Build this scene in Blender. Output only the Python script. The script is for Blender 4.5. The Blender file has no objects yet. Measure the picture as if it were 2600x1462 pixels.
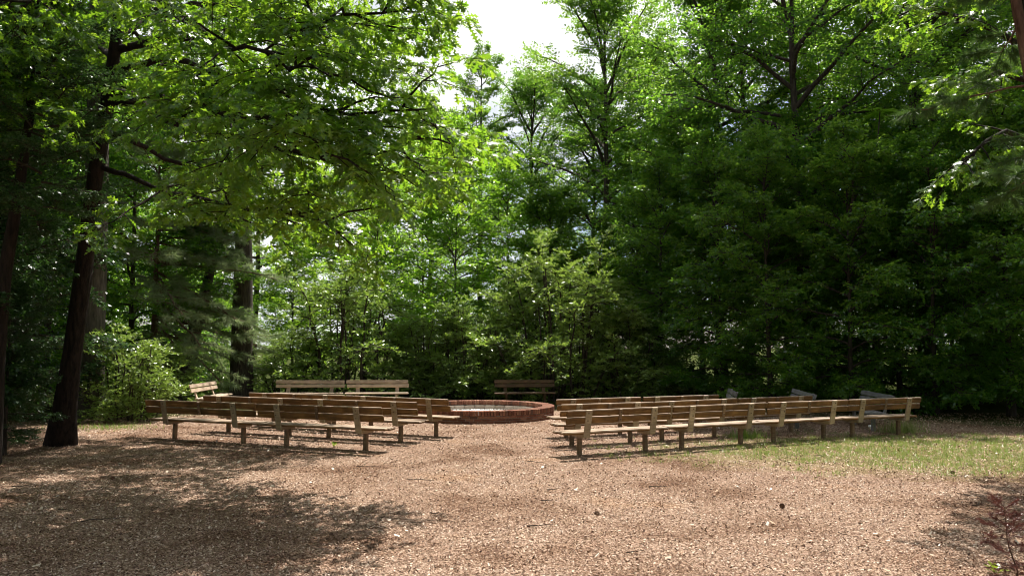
import bpy, bmesh, math, random
import numpy as np
from mathutils import Vector, Matrix

# ------------------------------------------------------------------ camera, sky, sun, exposure
SC = bpy.context.scene
COL = SC.collection
R = math.radians
CAM_H, PITCH, FPX = 2.0, math.atan(149 / 2000), 2000.0
cam = bpy.data.cameras.new('camera')
cam.sensor_width = 36.0
cam.lens = 36.0 * FPX / 2600.0
cam.clip_start, cam.clip_end = 0.05, 6000
camo = bpy.data.objects.new('camera', cam)
COL.objects.link(camo)
camo.location = (0, 0, CAM_H)
camo.rotation_euler = (R(90) + PITCH, 0, 0)
SC.camera = camo

SUN_EL, SUN_AZ = 62.0, 20.0          # azimuth east of the view axis (+Y)
world = bpy.data.worlds.new('World')
SC.world = world
world.use_nodes = True
wn = world.node_tree
wn.nodes.clear()
w_out = wn.nodes.new('ShaderNodeOutputWorld')
w_bg = wn.nodes.new('ShaderNodeBackground')
w_bg.inputs['Strength'].default_value = 0.05
w_sky = wn.nodes.new('ShaderNodeTexSky')
w_sky.sky_type = 'NISHITA'
w_sky.sun_disc = False
w_sky.sun_elevation = R(SUN_EL)
w_sky.sun_rotation = R(SUN_AZ)
w_sky.dust_density = 1.0
w_sky.air_density = 1.0
w_tc = wn.nodes.new('ShaderNodeTexCoord')
w_no = wn.nodes.new('ShaderNodeTexNoise')
w_no.inputs['Scale'].default_value = 2.2
w_no.inputs['Detail'].default_value = 6
w_rm = wn.nodes.new('ShaderNodeMapRange')
w_rm.inputs['From Min'].default_value = 0.47
w_rm.inputs['From Max'].default_value = 0.58
w_rm.inputs['To Min'].default_value = 0.08
w_rm.inputs['To Max'].default_value = 1.0
w_mx = wn.nodes.new('ShaderNodeMix')
w_mx.data_type = 'RGBA'
w_mx.inputs[7].default_value = (11.6, 11.7, 11.8, 1)      # thin bright summer cloud
w_mp = wn.nodes.new('ShaderNodeMapping')
w_mp.inputs['Location'].default_value = (0.0, 0.0, 8.1)  # cloud pattern shaped to dim ambient light, keeping cloud in the visible gap
wn.links.new(w_tc.outputs['Generated'], w_mp.inputs['Vector'])
wn.links.new(w_mp.outputs['Vector'], w_no.inputs['Vector'])
wn.links.new(w_no.outputs['Fac'], w_rm.inputs['Value'])
wn.links.new(w_rm.outputs['Result'], w_mx.inputs[0])
wn.links.new(w_sky.outputs['Color'], w_mx.inputs[6])
wn.links.new(w_mx.outputs[2], w_bg.inputs['Color'])
wn.links.new(w_bg.outputs['Background'], w_out.inputs['Surface'])

sun = bpy.data.lights.new('sun', 'SUN')
sun.energy = 5.0
sun.angle = R(0.53)
sun.color = (1.0, 0.955, 0.87)
suno = bpy.data.objects.new('sun', sun)
COL.objects.link(suno)
to_sun = Vector((math.sin(R(SUN_AZ)) * math.cos(R(SUN_EL)), math.cos(R(SUN_AZ)) * math.cos(R(SUN_EL)), math.sin(R(SUN_EL))))
suno.rotation_euler = to_sun.to_track_quat('Z', 'Y').to_euler()
suno.location = (0, 0, 40)

SC.view_settings.view_transform = 'Standard'
SC.view_settings.look = 'None'
SC.view_settings.exposure = 1.02
SC.view_settings.gamma = 1.0
SC.cycles.max_bounces = 4
SC.cycles.diffuse_bounces = 3
SC.cycles.adaptive_threshold = 0.03
SC.cycles.glossy_bounces = 2
SC.cycles.transmission_bounces = 4
SC.cycles.use_denoising = True
SC.cycles.filter_width = 1.0

rng = np.random.default_rng(7)
random.seed(7)

# ------------------------------------------------------------------ helpers
def P(px, py, d):
    """photograph pixel -> world point at distance d along the view axis"""
    xc, yc = (px - 1300) / FPX, (731 - py) / FPX
    a = PITCH
    v = np.array([xc, math.cos(a) - yc * math.sin(a), math.sin(a) + yc * math.cos(a)])
    return v * (d / v[1]) + np.array([0, 0, CAM_H])

def G(px, py, z=0.0):
    """photograph pixel -> point on the level z"""
    p = P(px, py, 1.0) - np.array([0, 0, CAM_H])
    k = (z - CAM_H) / p[2]
    return np.array([p[0] * k, p[1] * k, z])

def mesh_np(name, verts, faces, mat, smooth=False):
    """verts (N,3), faces (M,k) all k-gons"""
    me = bpy.data.meshes.new(name)
    verts = np.ascontiguousarray(verts, dtype=np.float32)
    faces = np.ascontiguousarray(faces, dtype=np.int32)
    k = faces.shape[1]
    me.vertices.add(len(verts))
    me.vertices.foreach_set('co', verts.ravel())
    me.loops.add(faces.size)
    me.loops.foreach_set('vertex_index', faces.ravel())
    me.polygons.add(len(faces))
    me.polygons.foreach_set('loop_start', np.arange(0, faces.size, k, dtype=np.int32))
    if smooth:
        me.polygons.foreach_set('use_smooth', np.ones(len(faces), dtype=bool))
    me.update(calc_edges=True)
    if mat:
        me.materials.append(mat)
    return me

def link(name, me, parent=None, loc=None, rot=None):
    o = bpy.data.objects.new(name, me)
    COL.objects.link(o)
    if parent is not None:
        o.parent = parent
    if loc is not None:
        o.location = loc
    if rot is not None:
        o.rotation_euler = rot
    return o

def tag(o, label=None, cat=None, group=None, kind=None):
    for k, v in (('label', label), ('category', cat), ('group', group), ('kind', kind)):
        if v:
            o[k] = v
    return o

def thing(name, label, cat, loc=(0, 0, 0), rz=0.0, group=None):
    o = link(name, None, None, loc, (0, 0, rz))
    o.empty_display_size = 0.2
    return tag(o, label, cat, group)

_bb = {}
def box_mesh(name, sx, sy, sz, mat, b=0.006, seg=1):
    """bevelled box centred at the origin"""
    key = (name, round(sx, 3), round(sy, 3), round(sz, 3), mat.name, b)
    if key in _bb:
        return _bb[key]
    bm = bmesh.new()
    bmesh.ops.create_cube(bm, size=1.0)
    bmesh.ops.scale(bm, vec=(sx, sy, sz), verts=bm.verts)
    if b:
        bmesh.ops.bevel(bm, geom=list(bm.edges), offset=b, segments=seg, affect='EDGES')
    me = bpy.data.meshes.new(name)
    bm.to_mesh(me)
    bm.free()
    me.materials.append(mat)
    _bb[key] = me
    return me

def norm(v):
    return v / np.maximum(np.linalg.norm(v, axis=-1, keepdims=True), 1e-9)

# ------------------------------------------------------------------ materials
def new_mat(name):
    m = bpy.data.materials.new(name)
    m.use_nodes = True
    nt = m.node_tree
    nt.nodes.clear()
    out = nt.nodes.new('ShaderNodeOutputMaterial')
    return m, nt, out

def N(nt, kind, **kw):
    n = nt.nodes.new('ShaderNode' + kind)
    for k, v in kw.items():
        if k in n.inputs:
            n.inputs[k].default_value = v
        else:
            setattr(n, k, v)
    return n

def ramp(nt, stops, fac):
    r = nt.nodes.new('ShaderNodeValToRGB')
    cr = r.color_ramp
    while len(cr.elements) < len(stops):
        cr.elements.new(0.5)
    for e, (p, c) in zip(cr.elements, stops):
        e.position = p
        e.color = (*c, 1)
    nt.links.new(fac, r.inputs['Fac'])
    return r.outputs['Color']

def leaf_mat(name, cols, trans, tw=0.45, rough=0.33, spec=0.6):
    """cols: 3 reflect colours over the leaves, trans: 2 transmitted colours"""
    m, nt, out = new_mat(name)
    geo = N(nt, 'NewGeometry')
    oi = N(nt, 'ObjectInfo')
    mix = N(nt, 'Math', operation='MULTIPLY_ADD')
    nt.links.new(oi.outputs['Random'], mix.inputs[0])
    mix.inputs[1].default_value = 0.35
    sc_ = N(nt, 'Math', operation='MULTIPLY')
    sc_.inputs[1].default_value = 0.65
    nt.links.new(geo.outputs['Random Per Island'], sc_.inputs[0])
    nt.links.new(sc_.outputs[0], mix.inputs[2])
    f = mix.outputs[0]
    c = ramp(nt, [(0.0, cols[0]), (0.5, cols[1]), (1.0, cols[2])], f)
    t = ramp(nt, [(0.0, trans[0]), (1.0, trans[1])], f)
    pb = N(nt, 'BsdfPrincipled', Roughness=rough)
    pb.inputs['Specular IOR Level'].default_value = spec
    tr = N(nt, 'BsdfTranslucent')
    mx = N(nt, 'MixShader')
    mx.inputs[0].default_value = tw
    nt.links.new(c, pb.inputs['Base Color'])
    nt.links.new(t, tr.inputs['Color'])
    nt.links.new(pb.outputs[0], mx.inputs[1])
    nt.links.new(tr.outputs[0], mx.inputs[2])
    nt.links.new(mx.outputs[0], out.inputs['Surface'])
    return m

def bark_mat(name, c0, c1, scale=6.0):
    m, nt, out = new_mat(name)
    tc = N(nt, 'TexCoord')
    mp = N(nt, 'Mapping')
    mp.inputs['Scale'].default_value = (scale, scale, scale * 0.16)
    no = N(nt, 'TexNoise', Scale=3.0, Detail=8.0, Roughness=0.65)
    nt.links.new(tc.outputs['Object'], mp.inputs['Vector'])
    nt.links.new(mp.outputs[0], no.inputs['Vector'])
    c = ramp(nt, [(0.35, c0), (0.68, c1)], no.outputs['Fac'])
    pb = N(nt, 'BsdfPrincipled', Roughness=0.95)
    pb.inputs['Specular IOR Level'].default_value = 0.2
    bp = N(nt, 'Bump', Strength=0.9, Distance=0.03)
    nt.links.new(no.outputs['Fac'], bp.inputs['Height'])
    nt.links.new(c, pb.inputs['Base Color'])
    nt.links.new(bp.outputs[0], pb.inputs['Normal'])
    nt.links.new(pb.outputs[0], out.inputs['Surface'])
    return m

def wood_mat(name, cols, dark=0.5, sunlit_bleach=0.65):
    m, nt, out = new_mat(name)
    tc = N(nt, 'TexCoord')
    oi = N(nt, 'ObjectInfo')
    add = N(nt, 'VectorMath', operation='ADD')
    cmb = N(nt, 'CombineXYZ')
    ml = N(nt, 'Math', operation='MULTIPLY')
    ml.inputs[1].default_value = 37.0
    nt.links.new(oi.outputs['Random'], ml.inputs[0])
    for k in range(3):
        nt.links.new(ml.outputs[0], cmb.inputs[k])
    nt.links.new(tc.outputs['Object'], add.inputs[0])
    nt.links.new(cmb.outputs[0], add.inputs[1])
    mp = N(nt, 'Mapping')
    mp.inputs['Scale'].default_value = (1.2, 22, 22)
    nt.links.new(add.outputs[0], mp.inputs['Vector'])
    no = N(nt, 'TexNoise', Scale=2.2, Detail=7.0, Roughness=0.6, Distortion=0.6)
    nt.links.new(mp.outputs[0], no.inputs['Vector'])
    c = ramp(nt, [(0.28, cols[0]), (0.5, cols[1]), (0.74, cols[2])], no.outputs['Fac'])
    # slow weathering blotches and piece-to-piece tone
    n2 = N(nt, 'TexNoise', Scale=3.5, Detail=4.0)
    nt.links.new(add.outputs[0], n2.inputs['Vector'])
    hs = N(nt, 'HueSaturation')
    mr = N(nt, 'MapRange')
    mr.inputs['From Min'].default_value = 0.3
    mr.inputs['From Max'].default_value = 0.7
    mr.inputs['To Min'].default_value = dark
    mr.inputs['To Max'].default_value = 1.25
    nt.links.new(n2.outputs['Fac'], mr.inputs['Value'])
    m2 = N(nt, 'Math', operation='MULTIPLY')
    mr2 = N(nt, 'MapRange')
    mr2.inputs['To Min'].default_value = 0.78
    mr2.inputs['To Max'].default_value = 1.15
    nt.links.new(oi.outputs['Random'], mr2.inputs['Value'])
    nt.links.new(mr.outputs[0], m2.inputs[0])
    nt.links.new(mr2.outputs[0], m2.inputs[1])
    nt.links.new(m2.outputs[0], hs.inputs['Value'])
    nt.links.new(c, hs.inputs['Color'])
    pb = N(nt, 'BsdfPrincipled', Roughness=0.72)
    pb.inputs['Specular IOR Level'].default_value = 0.3
    bp = N(nt, 'Bump', Strength=0.35, Distance=0.004)
    nt.links.new(no.outputs['Fac'], bp.inputs['Height'])
    nt.links.new(bp.outputs[0], pb.inputs['Normal'])
    # upward faces painted paler: weathered grey, plus the sunlit brightness of the tops
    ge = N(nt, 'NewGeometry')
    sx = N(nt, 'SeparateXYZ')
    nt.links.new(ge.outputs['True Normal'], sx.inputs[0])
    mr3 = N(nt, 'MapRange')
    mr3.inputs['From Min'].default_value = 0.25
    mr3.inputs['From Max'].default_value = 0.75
    mr3.inputs['To Max'].default_value = sunlit_bleach
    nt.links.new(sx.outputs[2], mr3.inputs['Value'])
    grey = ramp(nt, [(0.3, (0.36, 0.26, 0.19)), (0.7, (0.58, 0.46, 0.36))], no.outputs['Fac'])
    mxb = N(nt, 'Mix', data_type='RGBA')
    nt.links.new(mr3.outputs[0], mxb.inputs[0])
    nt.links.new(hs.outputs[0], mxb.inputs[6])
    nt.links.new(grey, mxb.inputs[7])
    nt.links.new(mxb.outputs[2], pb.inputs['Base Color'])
    nt.links.new(pb.outputs[0], out.inputs['Surface'])
    return m

def island_mat(name, stops, rough=0.9, obj=False, bump=0.0, bscale=60):
    m, nt, out = new_mat(name)
    src = N(nt, 'ObjectInfo').outputs['Random'] if obj else N(nt, 'NewGeometry').outputs['Random Per Island']
    c = ramp(nt, stops, src)
    pb = N(nt, 'BsdfPrincipled', Roughness=rough)
    pb.inputs['Specular IOR Level'].default_value = 0.25
    if bump:
        tc = N(nt, 'TexCoord')
        no = N(nt, 'TexNoise', Scale=bscale, Detail=4.0)
        nt.links.new(tc.outputs['Object'], no.inputs['Vector'])
        bp = N(nt, 'Bump', Strength=bump, Distance=0.006)
        nt.links.new(no.outputs['Fac'], bp.inputs['Height'])
        nt.links.new(bp.outputs[0], pb.inputs['Normal'])
        mx = N(nt, 'Mix', data_type='RGBA', blend_type='MULTIPLY')
        mx.inputs[0].default_value = 0.5
        nt.links.new(c, mx.inputs[6])
        nt.links.new(no.outputs['Color'], mx.inputs[7])
        gm = N(nt, 'Gamma')
        gm.inputs[1].default_value = 1.0
        c2 = ramp(nt, [(0.3, (0.55, 0.55, 0.55)), (0.7, (1.2, 1.2, 1.2))], no.outputs['Fac'])
        nt.links.new(c2, mx.inputs[7])
        mx.inputs[0].default_value = 1.0
        c = mx.outputs[2]
    nt.links.new(c, pb.inputs['Base Color'])
    nt.links.new(pb.outputs[0], out.inputs['Surface'])
    return m

M = {}
M['oak_leaf'] = leaf_mat('oak_leaf', [(0.012, 0.046, 0.010), (0.020, 0.065, 0.012), (0.036, 0.095, 0.016)], [(0.20, 0.50, 0.02), (0.52, 0.76, 0.04)], 0.38)
M['maple_leaf'] = leaf_mat('maple_leaf', [(0.03, 0.08, 0.015), (0.048, 0.115, 0.02), (0.08, 0.155, 0.025)], [(0.17, 0.40, 0.03), (0.40, 0.60, 0.05)], 0.54)
M['forest_leaf'] = leaf_mat('forest_leaf', [(0.020, 0.066, 0.018), (0.032, 0.092, 0.022), (0.055, 0.125, 0.025)], [(0.15, 0.40, 0.03), (0.40, 0.60, 0.05)], 0.52, rough=.27, spec=.85)
M['bright_leaf'] = leaf_mat('bright_leaf', [(0.05, 0.14, 0.015), (0.08, 0.19, 0.02), (0.12, 0.24, 0.025)], [(0.28, 0.56, 0.03), (0.50, 0.72, 0.05)], 0.55)
M['myrtle_leaf'] = leaf_mat('myrtle_leaf', [(0.10, 0.17, 0.04), (0.15, 0.23, 0.05), (0.22, 0.29, 0.07)], [(0.20, 0.36, 0.04), (0.36, 0.48, 0.07)], 0.40, rough=0.32, spec=0.7)
M['holly_leaf'] = leaf_mat('holly_leaf', [(0.015, 0.04, 0.014), (0.022, 0.055, 0.018), (0.035, 0.075, 0.022)], [(0.06, 0.16, 0.03), (0.12, 0.24, 0.04)], 0.3, rough=0.3, spec=0.5)
M['pine_needle'] = leaf_mat('pine_needle', [(0.14, 0.20, 0.10), (0.20, 0.26, 0.13), (0.28, 0.29, 0.17)], [(0.26, 0.38, 0.14), (0.40, 0.46, 0.2)], 0.4, rough=.5, spec=.3)
M['green_needle'] = leaf_mat('green_needle', [(0.03, 0.075, 0.02), (0.05, 0.10, 0.026), (0.08, 0.12, 0.035)], [(0.10, 0.22, 0.04), (0.18, 0.28, 0.06)], 0.3, rough=.5, spec=.3)
M['dead_needle'] = leaf_mat('dead_needle', [(0.09, 0.025, 0.018), (0.13, 0.04, 0.028), (0.17, 0.065, 0.045)], [(0.15, 0.04, 0.03), (0.2, 0.06, 0.04)], 0.2)
M['grass_blade'] = leaf_mat('grass_blade', [(0.08, 0.18, 0.02), (0.16, 0.24, 0.04), (0.34, 0.30, 0.13)], [(0.18, 0.34, 0.03), (0.34, 0.36, 0.1)], 0.4)
M['oak_bark'] = bark_mat('oak_bark', (0.008, 0.006, 0.005), (0.040, 0.026, 0.020))
M['dark_bark'] = bark_mat('dark_bark', (0.03, 0.022, 0.018), (0.09, 0.07, 0.055))
M['grey_bark'] = bark_mat('grey_bark', (0.05, 0.042, 0.035), (0.14, 0.12, 0.10), 5.0)
M['pine_bark'] = bark_mat('pine_bark', (0.06, 0.03, 0.022), (0.20, 0.115, 0.085), 5.0)
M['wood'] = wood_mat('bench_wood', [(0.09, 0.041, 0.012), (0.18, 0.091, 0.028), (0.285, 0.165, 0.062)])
M['wood_shaded'] = wood_mat('shaded_bench_wood', [(0.06, 0.035, 0.018), (0.11, 0.065, 0.032), (0.17, 0.10, 0.055)], 0.55, 0.1)  # same bench wood, darkened in colour to imitate deep shade under the bush
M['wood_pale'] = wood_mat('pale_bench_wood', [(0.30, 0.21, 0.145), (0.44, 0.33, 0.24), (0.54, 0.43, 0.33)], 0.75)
M['wood_grey'] = wood_mat('grey_bench_wood', [(0.11, 0.105, 0.105), (0.18, 0.175, 0.175), (0.25, 0.245, 0.24)], 0.75, 0.15)  # grey wood, its colour also darkened to stand for wood-edge shade
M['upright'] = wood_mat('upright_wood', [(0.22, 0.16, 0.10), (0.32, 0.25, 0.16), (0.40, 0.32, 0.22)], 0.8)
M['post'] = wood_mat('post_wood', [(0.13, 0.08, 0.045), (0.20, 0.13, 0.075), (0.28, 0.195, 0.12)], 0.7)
M['bolt'] = island_mat('rusty_bolt', [(0, (0.05, 0.03, 0.02)), (1, (0.09, 0.055, 0.035))], 0.6)
M['brick'] = island_mat('red_brick', [(0, (0.14, 0.055, 0.035)), (0.4, (0.22, 0.088, 0.055)), (0.75, (0.29, 0.14, 0.088)), (1, (0.11, 0.06, 0.045))], 0.9, obj=True, bump=0.5)
M['mortar'] = island_mat('mortar', [(0, (0.30, 0.26, 0.22)), (1, (0.34, 0.30, 0.25))], 0.95, bump=0.5)
M['block'] = island_mat('concrete_block', [(0, (0.33, 0.26, 0.21)), (1, (0.46, 0.38, 0.32))], 0.95, obj=True, bump=0.4)
M['gravel'] = island_mat('pale_gravel', [(0, (0.38, 0.37, 0.35)), (0.5, (0.55, 0.54, 0.52)), (1, (0.70, 0.69, 0.67))], 0.9)
M['chips'] = island_mat('bark_chips', [(0, (0.06, 0.034, 0.026)), (0.2, (0.19, 0.11, 0.077)), (0.5, (0.39, 0.26, 0.19)), (0.8, (0.52, 0.385, 0.295)), (1, (0.62, 0.51, 0.42))], 0.9)
def drift(m):
    nt = m.node_tree
    pb = [n for n in nt.nodes if n.type == 'BSDF_PRINCIPLED'][0]
    src = pb.inputs['Base Color'].links[0].from_socket
    geo = N(nt, 'NewGeometry')
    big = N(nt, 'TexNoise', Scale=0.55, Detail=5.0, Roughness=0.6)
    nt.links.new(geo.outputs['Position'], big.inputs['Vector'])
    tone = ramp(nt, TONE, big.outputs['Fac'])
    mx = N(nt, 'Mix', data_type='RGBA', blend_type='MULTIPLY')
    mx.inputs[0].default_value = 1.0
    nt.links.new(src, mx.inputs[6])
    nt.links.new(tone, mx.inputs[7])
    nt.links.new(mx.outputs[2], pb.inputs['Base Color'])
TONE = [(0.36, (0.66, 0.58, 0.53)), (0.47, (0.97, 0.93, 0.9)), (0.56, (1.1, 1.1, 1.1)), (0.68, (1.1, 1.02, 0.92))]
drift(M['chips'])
M['litter'] = island_mat('dry_leaf', [(0, (0.22, 0.12, 0.075)), (0.35, (0.45, 0.31, 0.2)), (0.75, (0.62, 0.52, 0.42)), (1, (0.75, 0.7, 0.63))], 0.7)
M['stick'] = bark_mat('stick_bark', (0.05, 0.035, 0.028), (0.13, 0.095, 0.075), 12)
M['cone'] = island_mat('pine_cone', [(0, (0.07, 0.035, 0.022)), (1, (0.16, 0.085, 0.05))], 0.9)
M['petal'] = island_mat('white_petal', [(0, (0.75, 0.75, 0.73)), (1, (0.82, 0.82, 0.8))], 0.7)
M['weed_leaf'] = leaf_mat('weed_leaf', [(0.10, 0.2, 0.02), (0.16, 0.26, 0.025), (0.24, 0.3, 0.03)], [(0.25, 0.4, 0.03), (0.4, 0.48, 0.04)], 0.4)

# ------------------------------------------------------------------ ground
def ground_material():
    m, nt, out = new_mat('ground')
    geo = N(nt, 'NewGeometry')
    pos = geo.outputs['Position']
    fine = N(nt, 'TexNoise', Scale=38.0, Detail=6.0, Roughness=0.7)
    nt.links.new(pos, fine.inputs['Vector'])
    vor = N(nt, 'TexVoronoi', Scale=70.0)
    mpv = N(nt, 'Mapping')
    mpv.inputs['Scale'].default_value = (1, 1, 1)
    nt.links.new(pos, mpv.inputs['Vector'])
    nt.links.new(mpv.outputs[0], vor.inputs['Vector'])
    sep = N(nt, 'SeparateColor')
    nt.links.new(vor.outputs['Color'], sep.inputs[0])
    mulch = ramp(nt, [(0.0, (0.07, 0.042, 0.030)), (0.3, (0.20, 0.125, 0.09)), (0.65, (0.35, 0.235, 0.17)), (1.0, (0.48, 0.365, 0.28))], sep.outputs[0])
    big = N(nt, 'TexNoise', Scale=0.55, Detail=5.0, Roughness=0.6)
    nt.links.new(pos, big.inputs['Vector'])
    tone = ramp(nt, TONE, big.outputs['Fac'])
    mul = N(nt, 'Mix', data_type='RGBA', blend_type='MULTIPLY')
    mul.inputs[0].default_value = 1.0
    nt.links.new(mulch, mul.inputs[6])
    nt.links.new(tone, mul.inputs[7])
    # woodland floor beyond the clearing: leaf mould and moss
    mould = ramp(nt, [(0.3, (0.03, 0.04, 0.015)), (0.5, (0.055, 0.06, 0.022)), (0.62, (0.05, 0.085, 0.022)), (0.8, (0.10, 0.085, 0.045))], fine.outputs['Fac'])
    sxyz = N(nt, 'SeparateXYZ')
    nt.links.new(pos, sxyz.inputs[0])
    # clearing: ellipse about (0, 12)
    def affine(sock, a, b):
        n = N(nt, 'Math', operation='MULTIPLY_ADD')
        nt.links.new(sock, n.inputs[0])
        n.inputs[1].default_value = a
        n.inputs[2].default_value = b
        return n.outputs[0]
    def op(o, a, b):
        n = N(nt, 'Math', operation=o)
        for k, s in enumerate((a, b)):
            if isinstance(s, (int, float)):
                n.inputs[k].default_value = s
            else:
                nt.links.new(s, n.inputs[k])
        return n.outputs[0]
    ex = affine(sxyz.outputs[0], 1 / 17.0, 0.04)
    ey = affine(sxyz.outputs[1], 1 / 18.0, -8.0 / 18.0)
    r2 = op('ADD', op('MULTIPLY', ex, ex), op('MULTIPLY', ey, ey))
    edge = op('ADD', r2, affine(big.outputs['Fac'], 0.7, -0.35))
    mr = N(nt, 'MapRange')
    mr.inputs['From Min'].default_value = 0.85
    mr.inputs['From Max'].default_value = 1.15
    nt.links.new(edge, mr.inputs['Value'])
    mixg = N(nt, 'Mix', data_type='RGBA')
    nt.links.new(mr.outputs[0], mixg.inputs[0])
    nt.links.new(mul.outputs[2], mixg.inputs[6])
    nt.links.new(mould, mixg.inputs[7])
    # thin turf patch by the eastern rows
    gx = affine(sxyz.outputs[0], 1 / 6.5, -9.0 / 6.5)
    gy = affine(sxyz.outputs[1], 1 / 3.2, -15.2 / 3.2)
    g2 = op('ADD', op('MULTIPLY', gx, gx), op('MULTIPLY', gy, gy))
    n3 = N(nt, 'TexNoise', Scale=1.7, Detail=6.0, Roughness=0.7)
    nt.links.new(pos, n3.inputs['Vector'])
    ge = op('ADD', g2, affine(n3.outputs['Fac'], 2.6, -1.3))
    mr2 = N(nt, 'MapRange')
    mr2.inputs['From Min'].default_value = 1.25
    mr2.inputs['From Max'].default_value = 0.35
    mr2.inputs['To Max'].default_value = 0.5
    nt.links.new(ge, mr2.inputs['Value'])
    turf = ramp(nt, [(0.3, (0.12, 0.15, 0.035)), (0.5, (0.20, 0.20, 0.06)), (0.7, (0.34, 0.28, 0.13))], fine.outputs['Fac'])
    mixt = N(nt, 'Mix', data_type='RGBA')
    nt.links.new(mr2.outputs[0], mixt.inputs[0])
    nt.links.new(mixg.outputs[2], mixt.inputs[6])
    nt.links.new(turf, mixt.inputs[7])
    pb = N(nt, 'BsdfPrincipled', Roughness=0.95)
    pb.inputs['Specular IOR Level'].default_value = 0.0
    bp = N(nt, 'Bump', Strength=0.8, Distance=0.03)
    hh = op('ADD', vor.outputs['Distance'], op('MULTIPLY', fine.outputs['Fac'], 0.6))
    nt.links.new(hh, bp.inputs['Height'])
    nt.links.new(bp.outputs[0], pb.inputs['Normal'])
    nt.links.new(mixt.outputs[2], pb.inputs['Base Color'])
    nt.links.new(pb.outputs[0], out.inputs['Surface'])
    return m

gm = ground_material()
bm = bmesh.new()
bmesh.ops.create_grid(bm, x_segments=60, y_segments=60, size=1.0)
for v in bm.verts:
    for k in (0, 1):
        c = v.co[k]
        v.co[k] = math.copysign((abs(c) * 30 + abs(c) ** 7 * 2970), c)
    v.co.y += 12
    rr = math.hypot(v.co.x, v.co.y - 12)
    v.co.z = 0.0 if rr < 30 else -min(6, (rr - 30) * 0.02)
me = bpy.data.meshes.new('ground')
bm.to_mesh(me)
bm.free()
me.materials.append(gm)
tag(link('ground', me), 'reddish brown mulch clearing running into dark woodland floor', 'ground', kind='structure')

# ------------------------------------------------------------------ ground cover
def quads_mesh(name, p, d, n, length, width, mat, bend=0.0):
    """one bent quad per entry; p base, d axis, n normal"""
    s = np.cross(d, n)
    L = length[:, None]; W = width[:, None]
    a = p - s * W * 0.5
    b = p + s * W * 0.5
    c = p + d * L + s * W * 0.4 + n * (bend * L)
    e = p + d * L - s * W * 0.4 + n * (bend * L)
    v = np.stack([a, b, c, e], 1).reshape(-1, 3)
    f = np.arange(len(p) * 4).reshape(-1, 4)
    return mesh_np(name, v, f, mat)

def rand_in_view(n, d0, d1, power=2.0, spread=0.72, margin=1.5):
    """points on the floor of the clearing, denser towards the camera's side"""
    u = rng.random(n)
    # pdf ~ 1/d^(power-1) in distance
    k = 2.0 - power
    if abs(k) < 1e-6:
        d = d0 * (d1 / d0) ** u
    else:
        d = (d0 ** k + u * (d1 ** k - d0 ** k)) ** (1 / k)
    x = (rng.random(n) * 2 - 1) * (d * spread + margin)
    return x, d

def chips():
    n = 270000
    x, y = rand_in_view(n, 4.5, 24.0, power=2.0)
    L = rng.uniform(0.009, 0.025, n) * (0.8 + y * 0.035)
    W = L * rng.uniform(0.35, 0.8, n)
    a = rng.random(n) * math.tau
    t = rng.normal(0, 0.38, n)
    d = np.stack([np.cos(a) * np.cos(t), np.sin(a) * np.cos(t), np.sin(t)], 1)
    nn = norm(np.stack([rng.normal(0, .5, n), rng.normal(0, .5, n), np.ones(n)], 1))
    nn = norm(nn - d * np.sum(nn * d, 1, keepdims=True))
    p = np.stack([x, y, 0.004 + rng.random(n) * 0.012 + np.maximum(0, -np.sin(t)) * L], 1)
    r = np.hypot(x + 1.0, y - 22.9)
    k = r > 2.35
    me = quads_mesh('bark_chips', p[k], d[k], nn[k], L[k], W[k], M['chips'])
    tag(link('bark_chips', me), 'reddish tan bark chips covering the clearing floor', 'mulch', kind='stuff')
chips()

def leaf_litter():
    n = 900
    x, y = rand_in_view(n, 5.0, 23.0, power=1.3)
    L = rng.uniform(0.025, 0.065, n)
    W = L * rng.uniform(0.4, 0.7, n)
    a = rng.random(n) * math.tau
    t = rng.normal(0.1, 0.25, n)
    d = np.stack([np.cos(a) * np.cos(t), np.sin(a) * np.cos(t), np.sin(t)], 1)
    nn = norm(np.stack([rng.normal(0, .3, n), rng.normal(0, .3, n), np.ones(n)], 1))
    nn = norm(nn - d * np.sum(nn * d, 1, keepdims=True))
    p = np.stack([x, y, 0.016 + np.maximum(0, -np.sin(t)) * L], 1)
    r = np.hypot(x + 1.0, y - 22.9)
    k = r > 2.4
    me = quads_mesh('leaf_litter', p[k], d[k], nn[k], L[k], W[k], M['litter'], bend=0.15)
    tag(link('leaf_litter', me), 'pale dry leaves scattered over the mulch', 'leaf litter', kind='stuff')
leaf_litter()

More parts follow.
